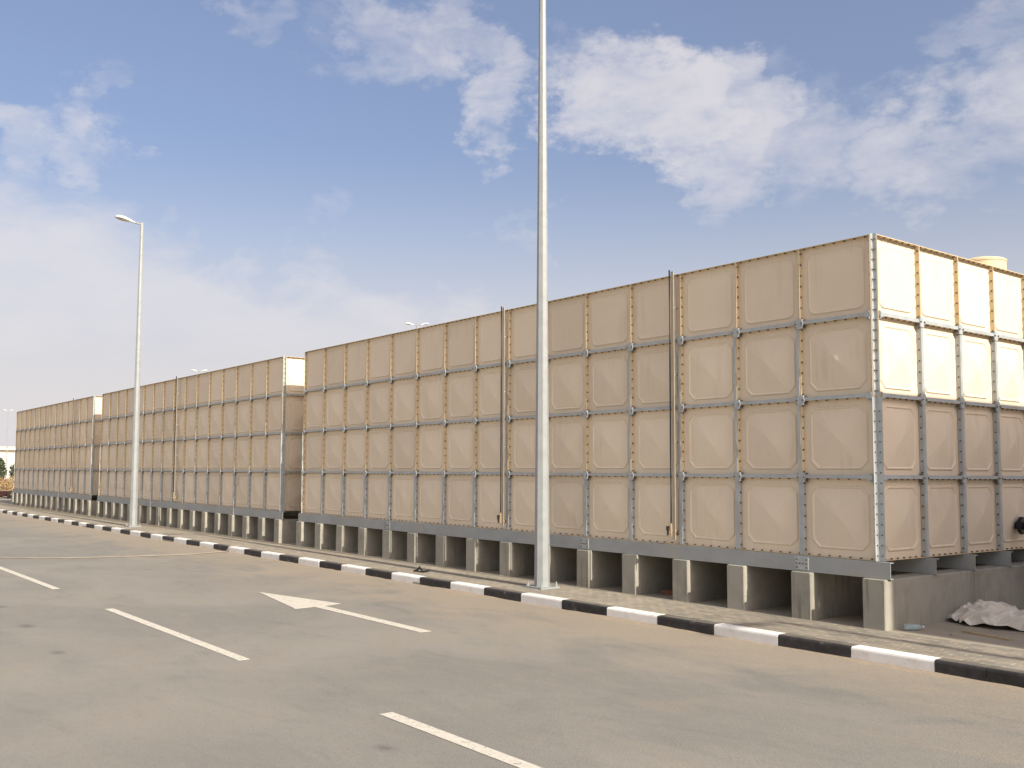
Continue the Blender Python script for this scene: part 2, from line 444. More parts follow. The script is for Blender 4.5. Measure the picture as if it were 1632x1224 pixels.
# ------------------------------------------------------------------ mesh helpers
class MB:
    """collects shapes; build() links them as one mesh object"""

    def __init__(self):
        self.v, self.f, self.m = [], [], []

    def quad(self, pts, mi=0):
        n = len(self.v)
        self.v += [tuple(p) for p in pts]
        self.f.append(tuple(range(n, n + len(pts))))
        self.m.append(mi)

    def box(self, x0, x1, y0, y1, z0, z1, mi=0, mat=None):
        n = len(self.v)
        pts = [(x0, y0, z0), (x1, y0, z0), (x1, y1, z0), (x0, y1, z0), (x0, y0, z1), (x1, y0, z1), (x1, y1, z1), (x0, y1, z1)]
        if mat is not None:
            pts = [tuple(mat @ Vector(p)) for p in pts]
        self.v += pts
        for q in ((0, 3, 2, 1), (4, 5, 6, 7), (0, 1, 5, 4), (1, 2, 6, 5), (2, 3, 7, 6), (3, 0, 4, 7)):
            self.f.append(tuple(n + i for i in q))
            self.m.append(mi)

    def prism(self, pts, d, mi=0):
        """polygon pts (3D, planar) extruded by vector d"""
        n = len(self.v)
        k = len(pts)
        self.v += [tuple(p) for p in pts] + [tuple(Vector(p) + Vector(d)) for p in pts]
        self.f.append(tuple(range(n + k - 1, n - 1, -1)))
        self.m.append(mi)
        self.f.append(tuple(range(n + k, n + 2 * k)))
        self.m.append(mi)
        for i in range(k):
            j = (i + 1) % k
            self.f.append((n + i, n + j, n + k + j, n + k + i))
            self.m.append(mi)

    def cyl(self, p0, p1, r0, r1=None, seg=8, mi=0, caps=True, phase=0.0):
        r1 = r0 if r1 is None else r1
        p0, p1 = Vector(p0), Vector(p1)
        ax = (p1 - p0).normalized()
        a = ax.orthogonal().normalized()
        bb = ax.cross(a)
        n = len(self.v)
        for p, r in ((p0, r0), (p1, r1)):
            for i in range(seg):
                t = 2 * math.pi * (i + phase) / seg
                self.v.append(tuple(p + r * (math.cos(t) * a + math.sin(t) * bb)))
        for i in range(seg):
            j = (i + 1) % seg
            self.f.append((n + i, n + j, n + seg + j, n + seg + i))
            self.m.append(mi)
        if caps:
            self.f.append(tuple(range(n + seg - 1, n - 1, -1)))
            self.m.append(mi)
            self.f.append(tuple(range(n + seg, n + 2 * seg)))
            self.m.append(mi)

    def tube(self, pts, r, seg=8, mi=0):
        pts = [Vector(p) for p in pts]
        rings = []
        up = Vector((0, 0, 1))
        for i, p in enumerate(pts):
            t = (pts[min(i + 1, len(pts) - 1)] - pts[max(i - 1, 0)]).normalized()
            s = t.cross(up)
            if s.length < 1e-4:
                s = t.orthogonal()
            s.normalize()
            w = s.cross(t)
            rr = r[i] if isinstance(r, (list, tuple)) else r
            n = len(self.v)
            for k in range(seg):
                a = 2 * math.pi * k / seg
                self.v.append(tuple(p + rr * (math.cos(a) * s + math.sin(a) * w)))
            rings.append(n)
        for a, c_ in zip(rings[:-1], rings[1:]):
            for k in range(seg):
                j = (k + 1) % seg
                self.f.append((a + k, a + j, c_ + j, c_ + k))
                self.m.append(mi)
        self.f.append(tuple(range(rings[0] + seg - 1, rings[0] - 1, -1)))
        self.m.append(mi)
        self.f.append(tuple(range(rings[-1], rings[-1] + seg)))
        self.m.append(mi)

    def lathe(self, prof, c=(0, 0, 0), seg=24, mi=0):
        """profile of (r, z) around the vertical axis at c"""
        rings = []
        for r, z in prof:
            n = len(self.v)
            for k in range(seg):
                a = 2 * math.pi * k / seg
                self.v.append((c[0] + r * math.cos(a), c[1] + r * math.sin(a), c[2] + z))
            rings.append(n)
        for a, b_ in zip(rings[:-1], rings[1:]):
            for k in range(seg):
                j = (k + 1) % seg
                self.f.append((a + k, a + j, b_ + j, b_ + k))
                self.m.append(mi)
        self.f.append(tuple(range(rings[-1], rings[-1] + seg)))
        self.m.append(mi)
        self.f.append(tuple(range(rings[0] + seg - 1, rings[0] - 1, -1)))
        self.m.append(mi)

    def mesh(self, name, mats, smooth=False):
        me = bpy.data.meshes.new(name)
        me.from_pydata(self.v, [], self.f)
        for m in mats:
            me.materials.append(M[m])
        me.polygons.foreach_set('material_index', self.m)
        if smooth:
            me.polygons.foreach_set('use_smooth', [True] * len(self.f))
        me.update()
        return me

    def build(self, name, mats, parent=None, smooth=False, **kw):
        return put(name, self.mesh(name, mats if isinstance(mats, (list, tuple)) else [mats], smooth), parent, **kw)


def put(name, me, parent=None, loc=(0, 0, 0), rz=0.0):
    o = bpy.data.objects.new(name, me)
    col.objects.link(o)
    o.parent = parent
    o.location = loc
    o.rotation_euler = (0, 0, rz)
    return o


def empty(name, loc=(0, 0, 0), rz=0.0):
    o = bpy.data.objects.new(name, None)
    col.objects.link(o)
    o.empty_display_size = 0.2
    o.location = loc
    o.rotation_euler = (0, 0, rz)
    return o


def tag(o, label, cat, group=None):
    o['label'] = label
    o['category'] = cat
    if group:
        o['group'] = group
    return o


def structure(o):
    o['kind'] = 'structure'
    return o


def stuff(o):
    o['kind'] = 'stuff'
    return o


# ------------------------------------------------------------------ levels
ZP = -0.80          # pavement
ZR = -0.94          # road
K = 0.014           # the road runs a little off the tank face


def ry(x, y):
    return y + K * x


# ------------------------------------------------------------------ ground, road, pavement
g = MB()
g.quad([(-3000, -3000, ZR - 0.012), (3000, -3000, ZR - 0.012), (3000, 3000, ZR - 0.012), (-3000, 3000, ZR - 0.012)])
structure(g.build('ground', 'sand'))

r = MB()
XA, XB = -220.0, 45.0
r.quad([(XA, ry(XA, -17.0), ZR), (XB, ry(XB, -17.0), ZR), (XB, ry(XB, -1.44), ZR), (XA, ry(XA, -1.44), ZR)])
road = structure(r.build('road', 'asphalt'))
ZM = ZR + 0.004


def marking(name, pts, label=None):
    m_ = MB()
    m_.prism([(x, y, ZM - 0.002) for x, y in pts], (0, 0, 0.004))
    o = m_.build(name, 'marking', road)
    return o


YD = -6.79
for xa in (-0.37, -7.6, -14.9, -22.2, -29.5, -36.8, 6.9):
    xb = xa + 4.5
    marking('lane_dash', [(xa, ry(xa, YD + 0.02) - 0.065), (xb, ry(xb, YD + 0.02) - 0.065), (xb, ry(xb, YD + 0.02) + 0.06), (xa, ry(xa, YD + 0.02) + 0.06)])
marking('lane_arrow', [(-8.2, -4.31), (-6.17, -4.68), (-6.2, -4.36), (-3.51, -4.325), (-3.49, -4.165), (-6.2, -4.195), (-6.28, -3.875)])

# kerb: bedding haunch with painted stones on it
kb = MB()
X0K, X1K = -150.0, 30.0
for a, b2 in ((X0K, X1K),):
    kb.prism([(a, ry(a, -1.435), ZR - 0.03), (a, ry(a, -1.30), ZR - 0.03), (a, ry(a, -1.30), ZP - 0.02), (a, ry(a, -1.435), ZP - 0.10)],
             (b2 - a, K * (b2 - a), 0))
kerb = structure(kb.build('kerb', 'concrete'))
ST = 0.9
KX0 = 1.384


def stone_mesh(length, painted, top):
    s = MB()
    h = ZP - ZR
    prof = [(-0.165, 0.0), (-0.0, 0.0), (0.0, h - 0.028), (-0.006, h - 0.010), (-0.022, h), (-0.165, h)]
    # profile in (y, z): y measured towards the tank is negative here; front face at y=0
    L0, L1 = 0.003, length - 0.003
    n = len(s.v)
    for x in (L0, L1):
        for y, z in prof:
            s.v.append((x, -y, z))
    k = len(prof)
    for i in range(k):
        j = (i + 1) % k
        s.f.append((n + i, n + k + i, n + k + j, n + j))
        s.m.append(1 if i == 4 else 0)
    s.f.append(tuple(n + i for i in range(k)))
    s.m.append(0)
    s.f.append(tuple(n + k + i for i in range(k - 1, -1, -1)))
    s.m.append(0)
    return s.mesh('kerb_stone', [painted, top])


stone_w = stone_mesh(ST, 'white_paint', 'white_paint')
stone_b = stone_mesh(ST, 'black_paint', 'kerb_dust')
stone_h = stone_mesh(ST * 0.55, 'black_paint', 'kerb_dust')
stone_h2 = stone_mesh(ST * 0.45, 'black_paint', 'kerb_dust')
for i in range(-14, 100):
    x = KX0 - ST * (i + 1)          # stone spans x .. x+ST
    white = (i % 2 == 0)
    jig = random.uniform(-0.005, 0.005)
    if i == -1:
        put('kerb_stone', stone_h, kerb, (x, ry(x, -1.44), ZR), K)
        put('kerb_stone', stone_h2, kerb, (x + ST * 0.55, ry(x + ST * 0.55, -1.441), ZR), K)
        continue
    put('kerb_stone', stone_w if white else stone_b, kerb, (x, ry(x, -1.44) + jig, ZR - abs(jig)), K + random.uniform(-0.004, 0.004))

# windblown sand lying in the gutter
sd = MB()
px0 = None
nst = 900
for k in range(nst + 1):
    x = 12.0 - 62.0 * k / nst
    wdt = 0.05 + 0.16 * max(0.0, mnoise.noise(Vector((x * 0.55, 3.0, 0))) + 0.25) + 0.05 * (mnoise.noise(Vector((x * 3.1, 7.0, 0))) + 0.3)
    hgt = 0.006 + 0.12 * max(0.0, wdt - 0.05) + 0.004 * mnoise.noise(Vector((x * 5, 1.0, 2.0)))
    yb = ry(x, -1.443)
    n = len(sd.v)
    sd.v += [(x, yb + 0.004, ZR + hgt), (x, yb - wdt * 0.35, ZR + hgt * 0.62), (x, yb - wdt * 0.7, ZR + hgt * 0.22), (x, yb - wdt, ZR - 0.002)]
    if k:
        for q in range(3):
            sd.f.append((n - 4 + q, n + q, n + q + 1, n - 3 + q))
            sd.m.append(0)
so = stuff(sd.build('sand_drift', 'gutter_sand', None, True))
so['label'] = 'thin windblown sand lying in the gutter along the kerb'
so['category'] = 'sand'

# pavement: sand bed with pavers
pv = MB()
pv.prism([(-150, ry(-150, -1.275), ZR - 0.02), (30, ry(30, -1.275), ZR - 0.02), (30, 0.0, ZR - 0.02), (-150, 0.0, ZR - 0.02)], (0, 0, ZP - 0.009 - ZR + 0.02))
pavement = structure(pv.build('pavement', 'paver_bed'))


def paver_mesh(mat, l=0.2, w=0.1):
    s = MB()
    g_, e = 0.002, 0.005
    a = [(g_, g_), (l - g_, g_), (l - g_, w - g_), (g_, w - g_)]
    t = [(g_ + e, g_ + e), (l - g_ - e, g_ + e), (l - g_ - e, w - g_ - e), (g_ + e, w - g_ - e)]
    s.v = [(x, y, -0.012) for x, y in a] + [(x, y, -0.004) for x, y in a] + [(x, y, 0) for x, y in t]
    s.f = [(8, 9, 10, 11)]
    for i in range(4):
        j = (i + 1) % 4
        s.f += [(i, j, 4 + j, 4 + i), (4 + i, 4 + j, 8 + j, 8 + i)]
    s.m = [0] * len(s.f)
    return s.mesh('paver', [mat])


pmesh = [paver_mesh('paver_a'), paver_mesh('paver_b')]
NROW = 11
rest = MB()
count = 0
for c_ in range(-28, 300):
    for rw in range(NROW):
        x = 2.75 - 0.2 * c_ - (0.1 if rw % 2 else 0.0)
        y = -1.272 + 0.1 * rw
        if x < -57:
            continue
        z = ZP + random.uniform(-0.0012, 0.0012)
        wy = ry(x, y)
        if wy > -0.19:
            continue
        if 0 <= c_ < 27 and count < 297:
            o = put('paver', random.choice(pmesh), pavement, (x, wy, z), K)
            o.rotation_euler = (random.uniform(-.004, .004), random.uniform(-.004, .004), K)
            count += 1
        else:
            mi = random.randint(0, 1)
            me = pmesh[mi]
            n = len(rest.v)
            tz = random.uniform(-0.004, 0.004)
            rest.v += [(v.co.x + x, v.co.y + wy, v.co.z + z + tz * (v.co.x - .1)) for v in me.vertices]
            rest.f += [tuple(n + q for q in p_.vertices) for p_ in me.polygons]
            rest.m += [mi] * len(me.polygons)
stuff(rest.build('distant_pavers', ['paver_a', 'paver_b'], pavement))

sl = MB()
sl.box(-62, 12.0, -0.19, 9.6, ZR - 0.02, ZP - 0.003)
slab = structure(sl.build('tank_yard_slab', 'slab'))


# ------------------------------------------------------------------ water tanks
FD = 0.060          # flange depth
FT = 0.009          # flange thickness


def panel_mesh(kind):
    """one pressed panel, 1 m x 1 m: membrane in the local xz plane, flanges out to -y"""
    s = MB()
    ins, chf = 0.095, 0.095

    def ring(inset, cut, y, rnd):
        lo, hi = inset, 1.0 - inset
        pts = []
        for (cx, cz, a0) in ((hi, hi, 0), (lo, hi, 90), (lo, lo, 180), (hi, lo, 270)):
            k = 4 if rnd else 2
            for q in range(k):
                if rnd:
                    a = math.radians(a0 + 90.0 * q / (k - 1))
                    pts.append((cx + (-cut + cut * math.cos(a) if cx > .5 else cut + cut * math.cos(a)), y,
                                cz + (-cut + cut * math.sin(a) if cz > .5 else cut + cut * math.sin(a))))
                else:
                    if a0 == 0:
                        pts.append((cx, y, cz - cut) if q == 0 else (cx - cut, y, cz))
                    elif a0 == 90:
                        pts.append((cx + cut, y, cz) if q == 0 else (cx, y, cz - cut))
                    elif a0 == 180:
                        pts.append((cx, y, cz + cut) if q == 0 else (cx + cut, y, cz))
                    else:
                        pts.append((cx - cut, y, cz) if q == 0 else (cx, y, cz + cut))
        return pts

    flat = kind == 'flat'
    # a rounded outer ring blends the flat rim into the raised field
    rings = [ring(ins, chf, 0.0, flat), ring(ins + 0.008, chf, -0.004, flat), ring(ins + 0.018, chf - 0.002, -0.017, flat), ring(ins + 0.027, chf - 0.004, -0.018, flat),
             ring(ins + 0.042, chf - 0.006, -0.014 if flat else -0.006, flat)]
    if flat:
        rings.append(ring(ins + 0.06, chf - 0.008, -0.0135, flat))
    k = len(rings[0])
    n0 = len(s.v)
    outer = [(1, 0, 1), (0, 0, 1), (0, 0, 0), (1, 0, 0)]
    s.v += outer
    base = len(s.v)
    for rg in rings:
        s.v += rg
    # rim between outer square and first ring
    per = k // 4
    for q in range(4):
        first = base + q * per
        for t in range(per - 1):
            s.f.append((n0 + q, first + t + 1, first + t))
            s.m.append(0)
        nxt = base + ((q + 1) % 4) * per
        last = first + per - 1
        s.f.append((n0 + q, n0 + (q + 1) % 4, nxt, last))
        s.m.append(0)
    for a in range(len(rings) - 1):
        for i in range(k):
            j = (i + 1) % k
            s.f.append((base + a * k + i, base + a * k + j, base + (a + 1) * k + j, base + (a + 1) * k + i))
            s.m.append(0)
    top = base + (len(rings) - 1) * k
    if flat:
        s.f.append(tuple(top + i for i in range(k)))
        s.m.append(0)
    else:
        # four-sided pyramid with a small blunt tip
        tip = len(s.v)
        h, w = -0.0605, 0.012
        for i in range(k):
            p_ = Vector(s.v[top + i])
            d = Vector((p_.x - .5, 0, p_.z - .5))
            d = d / max(abs(d.x), abs(d.z)) * w
            s.v.append((.5 + d.x, h, .5 + d.z))
        for i in range(k):
            j = (i + 1) % k
            s.f.append((top + i, top + j, tip + j, tip + i))
            s.m.append(0)
        s.f.append(tuple(tip + i for i in range(k)))
        s.m.append(0)
    e = 0.0012
    s.box(e, FT, -FD, -0.0005, e, 1 - e, 1)
    s.box(1 - FT, 1 - e, -FD, -0.0005, e, 1 - e, 1)
    s.box(FT, 1 - FT, -FD, -0.0005, e, FT, 1)
    s.box(FT, 1 - FT, -FD, -0.0005, 1 - FT, 1 - e, 1)
    # fillet at the foot of the flanges
    return s.mesh('wall_panel', ['panel', 'flange'])


PM = {'flat': panel_mesh('flat'), 'pyramid': panel_mesh('pyramid')}


def vbrace_mesh(side, both):
    """one metre of steel angle along a vertical joint. side -1: outstanding leg points to -x"""
    s = MB()
    t = 0.006
    a, b_ = sorted((side * (FT + 0.001), side * (FT + 0.001 + t)))
    s.box(a, b_, -FD - 0.006, -0.006, 0.012, 0.988)
    a, b_ = sorted((side * (FT + 0.001 + t), side * 0.046))
    s.box(a, b_, -FD - 0.006, -FD, 0.012, 0.988)
    if both:
        a, b_ = sorted((-side * (FT + 0.001), -side * (FT + 0.001 + t)))
        s.box(a, b_, -FD - 0.006, -0.006, 0.012, 0.988)
        a, b_ = sorted((-side * (FT + 0.001), side * (FT + 0.001)))
        s.box(a, b_, -FD - 0.005, -FD - 0.0005, 0.012, 0.988)
    return s.mesh('vertical_brace', ['steel'])


VB = {(sd, bo): vbrace_mesh(sd, bo) for sd in (-1, 1) for bo in (False, True)}


def bracket_mesh(side):
    s = MB()
    s.box(-0.058, 0.058, -FD - 0.018, -FD - 0.0085, -0.030, 0.030)
    s.box(-0.036, 0.036, -FD - 0.0175, -FD - 0.008, -0.068, 0.064)
    for sx in (-0.040, 0.040):
        s.box(sx - 0.007, sx + 0.007, -FD - 0.016, -0.012, -0.060, -0.018)
        s.box(sx - 0.007, sx + 0.007, -FD - 0.016, -0.012, 0.018, 0.060)
    for sx in (-0.045, 0.045):
        s.cyl((sx, -FD - 0.018, 0.0), (sx, -FD - 0.030, 0.0), 0.012, seg=6, mi=1)
        for sz in (-0.042, 0.042):
            q = 0.047 if sx > 0 else -0.047
            s.cyl((q, -0.042, sz), (q + math.copysign(0.022, q), -0.042, sz), 0.016, seg=6, mi=1)
    return s.mesh('joint_bracket', ['steel', 'bolt'])


BR = bracket_mesh(-1)


def hbrace_mesh(length):
    s = MB()
    a, b_ = 0.012, length - 0.012
    s.box(a, b_, -FD - 0.007, -0.005, FT + 0.001, FT + 0.007)
    s.box(a, b_, -FD - 0.008, -FD - 0.0015, -0.010, 0.036)
    return s.mesh('horizontal_brace', ['steel'])


def bolts_mesh(L_, rows, sides, hseams=True, mirror=1):
    s = MB()
    R_ = 0.0120
    for i in range(L_ + 1):
        for rw in range(rows):
            for k in range(7):
                z = rw + 0.0714 + 0.14286 * k
                for sd in sides:
                    if (i == 0 and sd < 0) or (i == L_ and sd > 0):
                        continue
                    x0 = i + sd * (FT + (0.007 if rw == 0 else 0.0))
                    s.cyl((x0, -0.036, z), (x0 + sd * 0.013, -0.036, z), R_, seg=8)
    for rw in range(rows + 1):
        for i in range(L_):
            for k in range(7):
                x = i + 0.0714 + 0.14286 * k
                if rw > 0:
                    s.cyl((x, -0.036, rw - FT), (x, -0.036, rw - FT - 0.016), R_ + 0.002, seg=8)
                if rw < rows:
                    z0 = rw + FT + (0.007 if rw else 0)
                    s.cyl((x, -0.036, z0), (x, -0.036, z0 + 0.018), R_ + 0.002, seg=8)
    return s.mesh('flange_bolts', ['bolt'])


def corner_mesh(z0, z1, leg):
    s = MB()
    t = 0.006
    s.box(0.0005, t, -leg, -0.0005, z0, z1)
    s.box(t, leg, -t, -0.0005, z0, z1)
    n = int((z1 - z0) / 0.125)
    for k in range(n):
        z = z0 + 0.0625 + 0.125 * k
        s.cyl((t, -leg * .58, z), (t + 0.011, -leg * .58, z), 0.009, seg=6, mi=1)
        s.cyl((leg * .6, -t, z), (leg * .6, -t - 0.011, z), 0.009, seg=6, mi=1)
    return s.mesh('corner_angle', ['steel', 'bolt'])


CORN = [corner_mesh(0.0, 1.985, 0.086), corner_mesh(2.0, 4.012, 0.052)]


def corner_clip_mesh():
    s = MB()
    for sd in (0, 1):
        def P(a, b_):   # a along the face away from the corner, b_ outward
            return (-a, -b_) if sd == 0 else (b_, a)
        for (a0, a1, b0, b1, z0, z1, mi) in ((0.020, 0.030, 0.008, 0.075, -0.05, 0.05, 0), (0.046, 0.056, 0.008, 0.07, -0.042, 0.042, 0), (0.02, 0.085, 0.069, 0.076, -0.028, 0.028, 0),
                                             (0.012, 0.06, 0.035, 0.058, -0.011, 0.011, 1), (0.03, 0.07, 0.02, 0.045, 0.02, 0.05, 0), (0.03, 0.07, 0.02, 0.045, -0.05, -0.02, 0)):
            (x0, y0), (x1, y1) = P(a0, b0), P(a1, b1)
            s.box(min(x0, x1), max(x0, x1), min(y0, y1), max(y0, y1), z0, z1, mi)
    return s.mesh('corner_clip', ['steel', 'bolt'])


CLIP = corner_clip_mesh()


def beam_mesh(x0, x1):
    s = MB()
    s.box(x0, x1, 0.0, 0.008, -0.205, -0.0045)
    s.box(x0, x1, 0.008, 0.08, -0.205, -0.195)
    s.box(x0, x1, 0.008, 0.08, -0.0145, -0.0045)
    return s.mesh('base_beam', ['beam'])


def splice_mesh():
    s = MB()
    s.box(-0.095, 0.095, -0.009, -0.001, -0.185, -0.025)
    for x in (-0.07, -0.025, 0.025, 0.07):
        for z in (-0.055, -0.105, -0.155):
            if abs(x) < 0.03 and z != -0.105:
                continue
            s.cyl((x, -0.009, z), (x, -0.020, z), 0.011, seg=6, mi=1)
    return s.mesh('splice_plate', ['steel', 'bolt'])


SPL = splice_mesh()


def gauge(parent, x, xb_low=0.10):
    """level gauge: flat board on stand-offs, sight tube on its left edge, valve at the foot"""
    s = MB()
    s.box(-0.052, 0.0, -0.142, -0.130, 0.075, 4.035)
    for z in (0.20, 1.5, 2.5, 3.5):
        s.box(-0.050, -0.036, -0.128, -0.0005, z - 0.006, z + 0.006)
    o = s.build('level_gauge', 'gauge_board', parent, loc=(x, 0, 0))
    t = MB()
    t.tube([(-0.074, -0.145, 0.30), (-0.074, -0.145, 1.5), (-0.072, -0.145, 2.7), (-0.073, -0.145, 4.06)], 0.012, 6)
    t.build('sight_tube', 'black_rubber', o)
    v = MB()
    v.cyl((-0.074, -0.145, 0.12), (-0.074, -0.145, 0.31), 0.018, seg=8)
    v.cyl((-0.074, -0.145, 0.20), (-0.012, -0.10, 0.20), 0.016, seg=8)
    v.cyl((-0.125, -0.15, 0.22), (-0.074, -0.145, 0.22), 0.012, seg=8)
    v.cyl((-0.074, -0.0, 0.15), (-0.074, -0.16, 0.15), 0.02, seg=8)
    v.build('valve', 'brass', o)
    h = MB()
    h.cyl((-0.135, -0.15, 0.20), (-0.135, -0.15, 0.265), 0.024, seg=8)
    h.cyl((-0.135, -0.15, 0.13), (-0.135, -0.15, 0.20), 0.013, seg=6)
    h.build('valve_handle', 'black_rubber', o)
    return o


ROWS = 4
DEP = 8


def tank(x0, L_, label, gauges, splices, detail=2):
    root = empty('water_tank', (x0, 0, 0))
    tag(root, label, 'water tank', 'panel water tanks in a row')
    faces = [('front', (-L_, 0), 0.0, L_), ('right', (0, 0), math.pi / 2, DEP), ('back', (0, DEP), math.pi, L_), ('left', (-L_, DEP), -math.pi / 2, DEP)]
    for fi, (nm, (ox, oy), rz, n) in enumerate(faces):
        mt = Matrix.Rotation(rz, 4, 'Z')

        def W(i, y, z):
            v = mt @ Vector((i, y, 0))
            return (ox + v.x, oy + v.y, z)
        for rw in range(ROWS):
            for i in range(n):
                o = put('wall_panel', PM['flat' if rw == 3 else 'pyramid'], root, W(i, 0, rw), rz)
        seen = fi < 2
        side = -1 if fi == 0 else 1
        for rw in range(1, ROWS):
            put('horizontal_brace', hbrace_mesh(n), root, W(0, 0, rw), rz)
        if not seen:
            for i in range(1, n):
                put('vertical_brace', VB[(side, True)], root, W(i, 0, 0), rz)
            continue
        if detail:
            sides = (1, -1) if detail > 1 else ((1,) if fi == 0 else (-1,))
            stuff(put('flange_bolts', bolts_mesh(n, ROWS, sides), root, W(0, 0, 0), rz))
        for i in range(1, n):
            for rw in range(3):
                near = (n - i) if fi == 0 else i
                if fi == 0 and rw > 0 and (near > 7 or (near == 5)) and detail == 2:
                    continue
                if fi == 0 and rw > 0 and detail < 2 and near % 3:
                    continue
                put('vertical_brace', VB[(side, rw == 0 or fi == 1)], root, W(i, 0, rw), rz)
            for rw in range(1, ROWS):
                put('joint_bracket', BR, root, W(i, 0, rw), rz)
    for q, (cx, cy) in enumerate(((0, 0), (0, DEP), (-L_, DEP), (-L_, 0))):
        for me in CORN:
            put('corner_angle', me, root, (cx, cy, 0), q * math.pi / 2)
        for rw in range(1, ROWS):
            put('corner_clip', CLIP, root, (cx, cy, rw), q * math.pi / 2)
    rf = MB()
    rf.box(-L_ + 0.002, -0.002, 0.002, DEP - 0.002, 3.955, 3.985)
    for i in range(1, L_):
        rf.box(-i - 0.01, -i + 0.01, 0.01, DEP - 0.01, 3.985, 4.02, 1)
    for i in range(1, DEP):
        rf.box(-L_ + 0.01, -0.01, i - 0.008, i + 0.008, 3.985, 4.015, 1)
    rf.build('roof', ['panel', 'flange'], root)
    fl = MB()
    fl.box(-L_ + 0.002, -0.002, 0.002, DEP - 0.002, -0.002, 0.02)
    fl.build('tank_floor', 'panel', root)
    bm_ = beam_mesh(-L_ - 0.14, 0.19)
    for j in range(DEP + 1):
        put('base_beam', bm_, root, (0, j - 0.090 if j == 0 else j - 0.03, 0))
    for x in splices:
        put('splice_plate', SPL, root, (x, -0.090, 0))
    for x in gauges:
        gauge(root, x)
    return root


T1 = tank(0.0, 15, 'nearest beige panel water tank, its sunlit end wall facing right, with round roof cover', (-3.055, -7.03), (-1.0, -5.0, -11.0))
T2 = tank(-16.2, 16, 'middle beige panel water tank in the row, with a chalk scribble on a lower panel', (-7.5,), (-3.0, -10.0), 1)
T3 = tank(-33.4, 14, 'farthest beige panel water tank, at the left end of the row', (-2.62,), (-5.0,), 1)
# unseen building added right of the view to shade the nearest tank's end wall
SHADE_BLDG = empty('shade_building', (7.0, -0.05, ZP))
tag(SHADE_BLDG, 'unseen pale building added beyond the right edge of the view to cast shade', 'building')
w_ = MB()
w_.box(0, 14, 0, 9, -0.1, 7.05)
w_.build('wall', 'far_wall', SHADE_BLDG)
w_ = MB()
w_.box(-0.05, 14.05, -0.05, 9.05, 7.05, 7.37)
w_.build('parapet', 'far_wall', SHADE_BLDG)
w_ = MB()
w_.box(3.0, 4.4, -0.05, -0.002, 0.0, 2.3)
dd_ = w_.build('door', 'beam', SHADE_BLDG)
w_ = MB()
w_.cyl((4.2, -0.05, 1.05), (4.2, -0.11, 1.05), 0.03, seg=10)
w_.build('handle', 'steel', dd_)
for k in range(2):
    w_ = MB()
    w_.box(7.0 + 3.2 * k, 8.8 + 3.2 * k, -0.04, -0.002, 3.6, 5.0)
    fr_ = w_.build('window', 'beam', SHADE_BLDG)
    w_ = MB()
    w_.box(7.1 + 3.2 * k, 8.7 + 3.2 * k, -0.046, -0.0405, 3.7, 4.9)
    w_.build('pane', 'dark_glass', fr_)

# round manhole cover and vent on the nearest tank's roof
lid = MB()
lid.lathe([(0.325, 3.98), (0.325, 4.27), (0.335, 4.272), (0.335, 4.295), (0.30, 4.32), (0.18, 4.35), (0.0005, 4.36)], (-0.55, 4.0, 0), 40)
lid.build('manhole_cover', 'lid', T1, smooth=False)
vn = MB()
vn.cyl((-0.86, 3.55, 3.98), (-0.86, 3.55, 4.36), 0.012, seg=8)
vn.cyl((-0.86, 3.55, 4.35), (-0.86, 3.55, 4.42), 0.028, seg=10)
vn.build('vent', 'black_rubber', T1)

# drain outlet low on the short wall of the nearest tank
dr = MB()
dr.cyl((0.0, 3.50, 0.335), (0.14, 3.50, 0.335), 0.055, seg=16)
dr.cyl((0.10, 3.50, 0.335), (0.125, 3.50, 0.335), 0.125, seg=24)
dr.cyl((0.128, 3.50, 0.335), (0.15, 3.50, 0.335), 0.12, seg=24)
dr.tube([(0.15, 3.5, .335), (0.27, 3.5, .335), (0.345, 3.5, .31), (0.37, 3.5, .24), (0.37, 3.5, -.1), (0.37, 3.5, -.25)], 0.055, 14)
dr.cyl((0.37, 3.50, -0.25), (0.37, 3.50, -0.29), 0.11, seg=20)
dr.cyl((0.37, 3.50, -0.30), (0.37, 3.50, -0.42), 0.075, seg=16)
dr.cyl((0.37, 3.50, -0.42), (0.37, 3.50, -0.46), 0.11, seg=20)
dr.cyl((0.37, 3.50, -0.46), (0.37, 3.50, ZP), 0.055, seg=14)
dr.build('drain_pipe', 'black_rubber', T1, smooth=False)

# chalk scribble on a lower panel of the middle tank
ck = MB()
pts = []
for k in range(28):
    a = 0.6 + k / 27 * 2 * math.pi
    pts.append((0.10 * math.cos(a) * 0.8 + 0.02 * math.sin(2 * a), 0, 0.10 * math.sin(a)))
ck.tube([(x - 2.83, -0.052, z + 0.76) for x, y, z in pts], 0.008, 5)
ck.tube([(-2.93, -0.052, .64), (-2.83, -0.056, .76), (-2.70, -0.05, .90)], 0.008, 5)
ck.tube([(-2.93, -0.05, .64), (-2.84, -0.05, .655), (-2.73, -0.048, .64)], 0.007, 5)
ck.build('chalk_scribble', 'chalk', T2)


